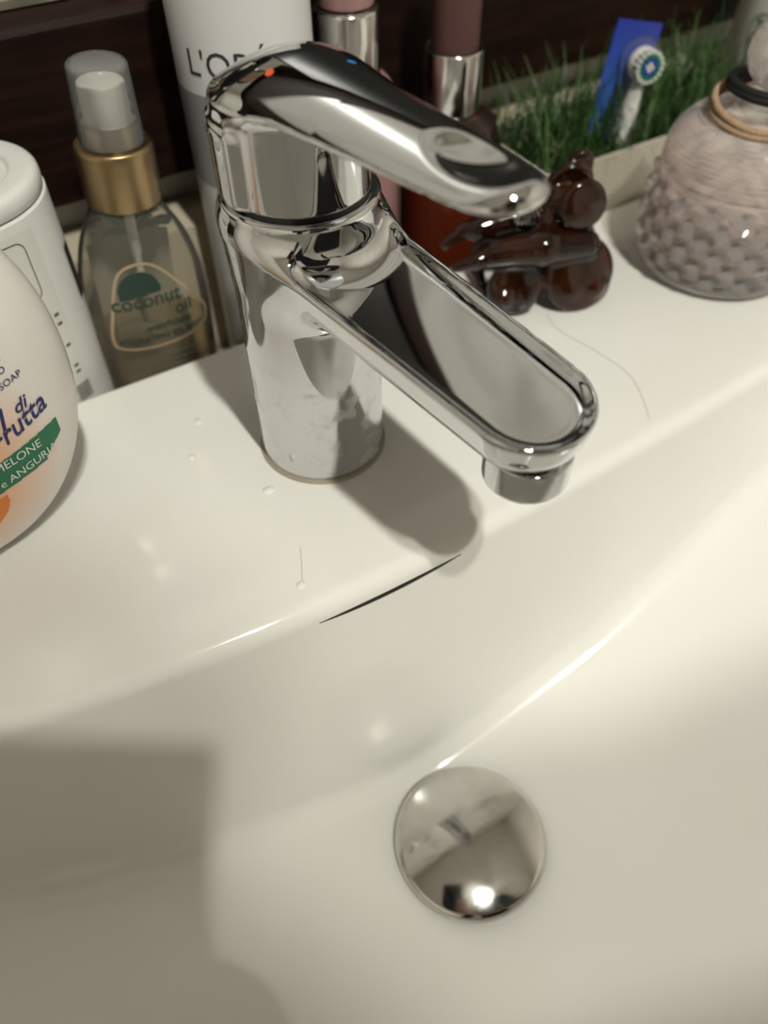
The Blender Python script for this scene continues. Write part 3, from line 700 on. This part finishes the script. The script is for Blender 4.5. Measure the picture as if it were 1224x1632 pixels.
bh = lathe('brush_head', roundprof([(0, 0.0), (0.0078, 0.0), (0.0078, 0.0030), (0.0070, 0.0040), (0, 0.0040)], .0006), BR_W, tb, n=40); bh.rotation_euler = (R(90), 0, 0); bh.location = (hx + .003, -0.0030, hz)
for ring_r, cnt, ma_ in ((0.0014, 4, 'brush_white_tuft'), (0.0033, 9, 'brush_blue'), (0.0050, 13, 'brush_green'), (0.0067, 18, 'brush_white_tuft')):
    c_ = {'brush_green': (0.02, 0.22, 0.10), 'brush_white_tuft': (0.7, 0.72, 0.70), 'brush_blue': (0.02, 0.06, 0.40)}[ma_]
    bv, bf = [], []
    for k in range(cnt):
        an = 2 * math.pi * k / cnt; v_, f_ = lathe_data([(0, 0.0035), (0.0009, 0.0035), (0.0009, 0.0085), (0, 0.0087)], 7)
        o0 = len(bv); bv += [(x + ring_r * math.cos(an), y + ring_r * math.sin(an), z) for x, y, z in v_]; bf += [tuple(i + o0 for i in q) for q in f_]
    tag(mesh('bristles', bv, bf, mat(ma_, c_, 0.5), bh, True, 40, recalc=True), kind='stuff')
tube('brush_shaft', [(hx + .003, -0.0052, hz - 0.006), (hx + .003, -0.0055, hz - 0.020), (hx + .0032, -0.0055, 0.022), (hx + .0032, -0.0055, 0.001)], [0.0030, 0.0044, 0.0056, 0.0060], BR_W, tb, 16)
def blister(P):
    x, y, z = P[..., 0], P[..., 1], P[..., 2]
    a = capsule(P * np.array([1, 1.0, 1]), (hx + .003, 0, 0.004), (hx + .003, 0, 0.048), 0.0080, 0.0090); h_ = capsule(P, (hx + .003, 0, hz), (hx + .003, 0, hz + .0005), 0.0115, 0.0115)
    return smax(smax(smin(a, h_, 0.004), y + 0.0002, 0.0008), -0.0100 - y, 0.002)
sdf_mesh('blister_dome', blister, (-.012, -.0125, -.007), (.020, .002, .075), 0.0010, thin_clear('clear_blister', (0.96, 0.96, 0.96), 0.04, (0.7, 0.7, 0.7), 0.08, 0.12), tb)

# ------------------------------------------------------------------ white bottle with green round seal
gw = tag(empty('shampoo_bottle', (0.3520, 0.1030, -0.05)), 'white bottle with a green round seal beside the grass', 'bottle')
lathe('bottle', roundprof([(0, 0), (0.028, 0), (0.030, 0.003), (0.030, 0.150), (0.012, 0.165), (0, 0.165)], .004), mat('offwhite_bottle', (0.70, 0.70, 0.64), 0.35), gw, n=72)
SEAL = mat('green_seal_print', (0.06, 0.20, 0.10), 0.5)
fm = cyl_map(0.0302, R(-80), 0.0655)
V = []
for k in range(40):
    an = 2 * math.pi * k / 40; c_, s_ = math.cos(an), math.sin(an); V += [fm(0.0083 * c_, 0.0365 + 0.0083 * s_), fm(0.0090 * c_, 0.0365 + 0.0090 * s_)]
mesh('seal_ring', V, [(2 * k, 2 * k + 1, (2 * k + 3) % 80, (2 * k + 2) % 80) for k in range(40)], SEAL, gw, False)
text('seal_lettering', '99%', 0.0062, lambda u, v: fm(u, v + 0.0385), SEAL, gw, 0, 'CENTER', 0.0001)
for i in range(2): grid_patch('seal_small_print', list(np.linspace(-0.006, 0.006, 8)), [0.0345 - .003 * i, 0.0358 - .003 * i], fm, SEAL, gw)

# ------------------------------------------------------------------ crystal bottle with hair ties
PC = (0.2160, 0.0085)
cb = tag(empty('crystal_bottle', (PC[0], PC[1], 0)), 'faceted clear crystal bottle with pale pink liquid and glass stopper', 'glass bottle')
CRYSTAL = cut_glass('crystal_glass', (0.97, 0.94, 0.93), 0.20, (0.93, 0.90, 0.89), 1.45, 0.35)
def crystal(name, zr, n, dia, ma, parent, amp, base=0):
    """ring list zr=[(z, r)], diamond cut relief between dia z-limits"""
    V, F = [], []
    for i, (z, r) in enumerate(zr):
        for k in range(n):
            rel = 0
            if dia[0] < z < dia[1]:
                a = k / n * 16; bz = (z - dia[0]) / 0.0115
                u1, u2 = (a + bz) % 1, (a - bz) % 1
                rel = amp * (min(u1, 1 - u1) + min(u2, 1 - u2) - 0.5) * 2
                rel *= min(1, (z - dia[0]) / .002, (dia[1] - z) / .002)
            an = 2 * math.pi * k / n; V.append(((r + rel) * math.cos(an), (r + rel) * math.sin(an), z))
    for i in range(len(zr) - 1):
        for k in range(n): F.append((i * n + k, i * n + (k + 1) % n, (i + 1) * n + (k + 1) % n, (i + 1) * n + k))
    F.append(tuple(range(n - 1, -1, -1))); F.append(tuple(range((len(zr) - 1) * n, len(zr) * n)))
    return mesh(name, V, F, ma, parent, base > 0, 18)
zz = [(0.0, 0.0300), (0.0015, 0.0340), (0.004, 0.0362)] + [(z, float(np.interp(z, [0.005, 0.02, 0.036, 0.044], [0.0368, 0.0382, 0.0376, 0.0362]))) for z in np.linspace(0.005, 0.044, 46)]
zz += [(0.0455, 0.0358), (0.047, 0.0362), (0.050, 0.0358)] + [(0.050 + 0.0175 * math.sin(t), 0.0200 + 0.0158 * math.cos(t)) for t in np.linspace(0.1, math.pi / 2, 14)] + [(0.0690, 0.0120), (0.0760, 0.0115)]
crystal('bottle', zz, 176, (0.0065, 0.043), CRYSTAL, cb, 0.0027)
zi = [(0.0095, 0.0280), (0.0105, 0.0310)] + [(z, 0.0322) for z in np.linspace(0.012, 0.030, 8)] + [(0.036, 0.0318), (0.0362, 0.0300)]
crystal('pink_liquid', zi, 88, (9, 10), thin_clear('pink_liquid', (0.95, 0.87, 0.86), 0.12, (0.72, 0.48, 0.48), 0.1, 0.1), cb, 0)
V, F = lathe_data([(0, -0.0145)] + [(0.0145 * math.sin(t), -0.0145 * math.cos(t)) for t in np.linspace(0.25, math.pi - .25, 12)] + [(0, 0.0145)], 18)
stp = mesh('stopper', V, F, CRYSTAL, cb, False, recalc=True); stp.location = (0, 0, 0.0915)
def loop_pts(c, r, tilt, az, wob=0.0, n=56):
    out = []
    for k in range(n):
        a = 2 * math.pi * k / n; x, y = r * math.cos(a), r * math.sin(a) * 0.98
        out.append((c[0] + x, c[1] + y, c[2] + tilt * (x * math.cos(az) + y * math.sin(az)) + wob * math.sin(3 * a)))
    return out
def hair_tie(name, c, r, rad, tilt, az, base, label):
    e = tag(empty(name, c), label, 'hair tie', 'hair ties on the crystal bottle')
    ma = mat(label[:12].replace(' ', '_'), base, 0.8); noise_colour(ma, tuple(q * .7 for q in base), base, 900, 2, bump=0.4)
    for k in range(2):
        tube('elastic_loop', loop_pts((0, 0, k * rad * 1.6), r - k * 0.0006, tilt + 0.03 * k, az + .4 * k, 0.0003), rad, ma, e, 10, True)
    return e
hair_tie('hair_tie', (PC[0] + .001, PC[1], 0.0770), 0.0185, 0.0016, -0.10, 0.5, (0.012, 0.012, 0.013), 'black elastic hair tie hung round the neck of the crystal bottle')
hair_tie('hair_tie', (PC[0] - .001, PC[1] - .001, 0.0700), 0.0225, 0.0015, 0.10, 0.5, (0.50, 0.34, 0.22), 'beige elastic hair tie resting on the shoulder of the crystal bottle')

# ------------------------------------------------------------------ brown claw clip
cc = tag(empty('claw_clip', (0.1240, 0.0365, 0.0), R(-20)), 'dark brown translucent hair claw clip lying on the deck', 'hair clip')
TORT = mat('brown_translucent_plastic', (0.085, 0.022, 0.008), 0.12, trans=0.35, ior=1.35, coat=0.5)
noise_colour(TORT, (0.008, 0.0035, 0.0022), (0.055, 0.014, 0.0045), 55, 3, lo=.35, hi=.72)
def chain(P, pts, rads, k=0.0015):
    d = None
    for i in range(len(pts) - 1):
        q = capsule(P, pts[i], pts[i + 1], rads[i], rads[i + 1]); d = q if d is None else smin(d, q, k)
    return d
def lobe(P, c, rad, nrm, th):
    c, nrm = np.array(c), np.array(nrm) / np.linalg.norm(nrm); d = P - c; h = d @ nrm
    q = np.sqrt(np.maximum((d * d).sum(-1) - h * h, 0))
    return smax(q - rad, np.abs(h + 12 * q * q) - th, 0.0022)
def jaw(sgn):
    def f(P):
        P = P * np.array([1, sgn, 1.0])            # the front jaw bulges to -y
        d = chain(P, [(-0.020, -0.010, 0.027), (0.0, -0.013, 0.029), (0.020, -0.012, 0.028)], [0.0055, 0.0075, 0.0060])
        d = smin(d, lobe(P, (0.0195, -0.0170, 0.0155), 0.0165, (0.15, -1, 0.35), 0.0018), 0.003)
        d = smin(d, lobe(P, (-0.0105, -0.0165, 0.0130), 0.0120, (-0.1, -1, 0.30), 0.0018), 0.003)
        for x0, x1 in ((0.026, 0.030), (0.014, 0.015), (-0.006, -0.005), (-0.016, -0.019)):
            d = smin(d, chain(P, [(x0, -0.017, 0.009), (x1, -0.013, 0.0042), (x1, -0.003, 0.0030)], [0.0042, 0.0034, 0.0022]), 0.003)
        d = smin(d, chain(P, [(-0.016, -0.011, 0.027), (-0.027, -0.012, 0.026), (-0.036, -0.009, 0.022)], [0.0045, 0.0035, 0.0022]), 0.003)
        d = smin(d, chain(P, [(0.002, -0.010, 0.030), (0.006, -0.002, 0.035), (0.012, 0.006, 0.040)], [0.0055, 0.0055, 0.0055]), 0.004)
        d = smin(d, lobe(P, (0.017, 0.0095, 0.0440), 0.0105, (0.1, 1, 0.2), 0.0022), 0.003)
        return smin(d, lobe(P, (0.021, 0.0100, 0.0530), 0.0055, (0.1, 1, 0.2), 0.0018), 0.003) if sgn > 0 else d
    return f
sdf_mesh('front_jaw', jaw(1), (-.042, -.030, -.002), (.040, .022, .064), 0.0010, TORT, cc)
sdf_mesh('back_jaw', jaw(-1), (-.042, -.022, -.002), (.040, .030, .064), 0.0010, TORT, cc)
coil = [(-0.009 + 0.018 * t / 90, 0.0032 * math.cos(t * .7), 0.0365 + 0.0032 * math.sin(t * .7)) for t in range(91)]
tube('spring', coil, 0.0005, CHROME, cc, 6)

# ------------------------------------------------------------------ the phone that takes the picture, just behind the lens
ph = empty('smartphone'); ph.matrix_world = m; tag(ph, 'black smartphone held over the basin, camera side down', 'phone')
PHB = mat('black_phone_glass', (0.015, 0.015, 0.017), 0.15)
box('phone_body', (-0.060, 0.0170, -0.126, 0.0215, 0.0045, 0.0125), PHB, ph, .003, 3)

# ------------------------------------------------------------------ the person holding it, standing before the basin
def skin_mesh(name, verts, edges, mats, pick, parent=None, sub=2):
    me = bpy.data.meshes.new(name); bm = bmesh.new(); lay = bm.verts.layers.skin.verify(); vs2 = []
    for i, (p, r) in enumerate(verts):
        v = bm.verts.new(p); v[lay].radius = r if isinstance(r, tuple) else (r, r); v[lay].use_root = (i == 0); vs2.append(v)
    for a, b2 in edges: bm.edges.new((vs2[a], vs2[b2]))
    bm.to_mesh(me); bm.free()
    t = bpy.data.objects.new(name, me); COL.objects.link(t)
    t.modifiers.new('skin', 'SKIN').use_smooth_shade = True
    q = t.modifiers.new('sub', 'SUBSURF'); q.levels = sub; q.render_levels = sub
    dg = bpy.context.evaluated_depsgraph_get(); me2 = bpy.data.meshes.new_from_object(t.evaluated_get(dg))
    bpy.data.objects.remove(t)
    me2.materials.clear()
    for x in mats: me2.materials.append(x)
    o = bpy.data.objects.new(name, me2); COL.objects.link(o)
    for f in me2.polygons: f.use_smooth = True; f.material_index = pick(f.center)
    if parent: o.parent = parent
    return o
fw = Vector((0, 1, 0)); rt = Vector((1, 0, 0)); B0 = Vector((-0.05, -0.526, 0))
def bp_(r_, f_, z): return B0 + rt * r_ + fw * f_ + Vector((0, 0, z))
def phn(x, y, z): return m @ Vector((x, y, z))
pv, pe = [], []
def vtx(p, r, prev=None):
    pv.append((tuple(p), r))
    if prev is not None: pe.append((prev, len(pv) - 1))
    return len(pv) - 1
pel = vtx(bp_(0, -0.13, 0.10), (0.14, 0.11)); wai = vtx(bp_(0, -0.09, 0.24), (0.12, 0.10), pel); che = vtx(bp_(0, -0.02, 0.46), (0.13, 0.10), wai)
HX = -0.075
nb = vtx(bp_(-0.02, 0.0, 0.60), 0.070, che); nk = vtx(bp_(-0.05, 0.02, 0.64), 0.050, nb); hb = vtx(bp_(-0.075, 0.030, 0.71), 0.070, nk); hm = vtx(bp_(HX, 0.045, 0.78), 0.086, hb); ht = vtx(bp_(HX - .005, 0.040, 0.84), 0.070, hm)
rs_ = vtx(bp_(0.165, 0.0, 0.585), 0.058, nb); re_ = vtx((0.165, -0.480, 0.270), 0.046, rs_)
wr_p = phn(0.062, -0.135, 0.055); fo = vtx(Vector((0.165, -0.480, 0.270)).lerp(wr_p, 0.45), 0.042, re_); wr = vtx(wr_p, 0.029, fo)
pm = vtx(phn(0.040, -0.100, 0.024), (0.030, 0.017), wr)
for (kx, ky, fy, ln) in ((0.0, 0.018, -0.052, 1.0), (0.0, 0.004, -0.070, 1.08), (0.0, -0.010, -0.088, 1.0), (0.0, -0.022, -0.105, 0.82)):
    a = vtx(phn(0.033, fy - 0.006, 0.016), 0.010, pm); a = vtx(phn(0.0285, fy, 0.004), 0.009, a); a = vtx(phn(0.014, fy + 0.003, -0.0055), 0.0085, a); vtx(phn(0.014 - 0.020 * ln, fy + 0.005, -0.0060), 0.0072, a)
a = vtx(phn(0.030, -0.086, 0.028), 0.0115, pm); a = vtx(phn(0.012, -0.068, 0.0245), 0.0100, a); vtx(phn(-0.008, -0.056, 0.0215), 0.0085, a)
ls = vtx(bp_(-0.165, -0.01, 0.585), 0.058, nb); le = vtx(bp_(-0.235, -0.02, 0.26), 0.045, ls); lw_ = vtx(bp_(-0.235, 0.06, -0.04), 0.029, le); lp = vtx(bp_(-0.235, 0.08, -0.11), (0.022, 0.034), lw_)
for k in range(4):
    a = vtx(bp_(-0.230, 0.062 + 0.016 * k, -0.155), 0.009, lp); a = vtx(bp_(-0.222, 0.066 + 0.016 * k, -0.19), 0.008, a); vtx(bp_(-0.212, 0.066 + 0.016 * k, -0.212 + 0.004 * abs(k - 1.5)), 0.007, a)
a = vtx(bp_(-0.222, 0.108, -0.13), 0.010, lp); vtx(bp_(-0.212, 0.118, -0.165), 0.0085, a)
for sg in (1, -1):
    a = vtx(bp_(sg * 0.090, -0.13, -0.02), 0.088, pel); a = vtx(bp_(sg * 0.10, -0.115, -0.38), 0.058, a); a = vtx(bp_(sg * 0.10, -0.14, -0.775), 0.038, a); vtx(bp_(sg * 0.105, 0.0, -0.825), (0.036, 0.024), a)
SKIN = mat('skin', (0.55, 0.34, 0.25), 0.5, sss=0.0); CLOTH = mat('charcoal_knit', (0.030, 0.030, 0.034), 0.9); noise_colour(CLOTH, (0.022, 0.022, 0.026), (0.040, 0.040, 0.045), 200, 3, bump=0.3)
JEANS = mat('dark_jeans', (0.035, 0.045, 0.08), 0.9)
def pick(c):
    c = Vector(c)
    if c.z > 0.635 or (c - wr_p).length < 0.05 or (m.inverted() @ c).z < 0.05 and (c - wr_p).length < 0.2 or (c.z < -0.05 and (c - bp_(-0.235, 0.08, c.z)).length < 0.06 and c.z > -0.25): return 0
    return 2 if c.z < 0.08 else 1
pers = empty('person', (B0.x, B0.y, -0.85)); tag(pers, 'person in dark sweater and jeans holding the phone over the basin', 'person')
bd = skin_mesh('body', [(tuple(Vector(p) - Vector((B0.x, B0.y, -0.85))), r) for p, r in pv], pe, [SKIN, CLOTH, JEANS], lambda c: pick(Vector(c) + Vector((B0.x, B0.y, -0.85))), pers)
def head_pt(r_, f_, z): return bp_(r_ + HX, f_, z) - Vector((B0.x, B0.y, -0.85))
HAIRM = mat('dark_brown_hair', (0.03, 0.016, 0.010), 0.5)
V, F = lathe_data([(0, -0.13)] + [(0.098 * math.sin(t) ** .8, -0.13 * math.cos(t)) for t in np.linspace(0.3, math.pi - .15, 14)] + [(0, 0.13)], 32)
hr = mesh('hair', V, F, HAIRM, pers, recalc=True); hr.location = head_pt(0, -0.005, 0.780); hr.rotation_euler = (0, 0, math.atan2(fw.y, fw.x))
for sg in (-1, 1):
    V, F = lathe_data([(0, -0.012)] + [(0.012 * math.sin(t), -0.012 * math.cos(t)) for t in np.linspace(0.3, math.pi - .3, 7)] + [(0, 0.012)], 14)
    ey = mesh('eye', V, F, mat('eye_white', (0.7, 0.68, 0.65), 0.2), pers, recalc=True); ey.location = head_pt(sg * 0.032, 0.105, 0.775)
tube('nose', [head_pt(0, 0.112, 0.785), head_pt(0, 0.124, 0.750), head_pt(0, 0.112, 0.742)], [0.006, 0.012, 0.008], SKIN, pers, 12)
tube('mouth', [head_pt(-0.022, 0.102, 0.712), head_pt(0, 0.112, 0.712), head_pt(0.022, 0.102, 0.712)], [0.003, 0.006, 0.003], mat('lips', (0.45, 0.17, 0.15), 0.4), pers, 10)

# ------------------------------------------------------------------ water drops and stray hairs on the deck
WATER = mat('water_on_glaze', (0.80, 0.79, 0.75), 0.02, spec=0.9, coat=1.0)
dp = [(0, 0.00075)] + [(0.0017 * math.sin(t), 0.00075 * math.cos(t) ** 1.3) for t in np.linspace(0.2, math.pi / 2 - .05, 7)] + [(0.0018, 0.0), (0, 0.0)]
base_drop = None
for i, (x, y, k, lb) in enumerate(((-0.0372, 0.0334, 1.0, 'clear water drop on the deck nearest the clear spray bottle'), (-0.0466, 0.0169, 0.8, 'small water drop on the deck between soap bottle and faucet'),
                               (-0.0292, -0.0131, 1.1, 'water drop on the deck beside the faucet base'), (-0.0383, -0.0559, 0.9, 'water drop at the end of the short straight hair'))):
    if base_drop is None: o = base_drop = lathe('water_drop', dp, WATER, None, n=20, angle=70)
    else: o = base_drop.copy(); COL.objects.link(o)
    o.location = (x, y, 0.0); o.scale = (k, k * 1.2, k); o.rotation_euler = (0, 0, i * 0.7)
    tag(o, lb, 'water drop', 'water drops on the deck')
HAIR = mat('brown_hair_strand', (0.05, 0.03, 0.02), 0.5)
def strand(pts, label):
    P = [Vector((x, y, 0.00012)) for x, y in pts]; out = []
    for i in range(len(P) - 1):
        p0, p1, p2, p3 = P[max(i - 1, 0)], P[i], P[i + 1], P[min(i + 2, len(P) - 1)]
        for j in range(6):
            t = j / 6; out.append(0.5 * ((2 * p1) + (p2 - p0) * t + (2 * p0 - 5 * p1 + 4 * p2 - p3) * t * t + (3 * p1 - p0 - 3 * p2 + p3) * t ** 3))
    out.append(P[-1]); return tag(tube('hair_strand', out, 0.00005, HAIR, None, 5), label, 'hair')
strand([(0.1213, 0.0167), (0.1187, 0.0036), (0.1228, -0.0149), (0.1244, -0.0325), (0.1199, -0.0454), (0.1131, -0.0573)], 'long fine hair lying curved on the white deck right of the spout')
strand([(-0.0314, -0.042), (-0.0344, -0.0488), (-0.0377, -0.0556)], 'short fine hair lying straight on the deck near the overflow slot')
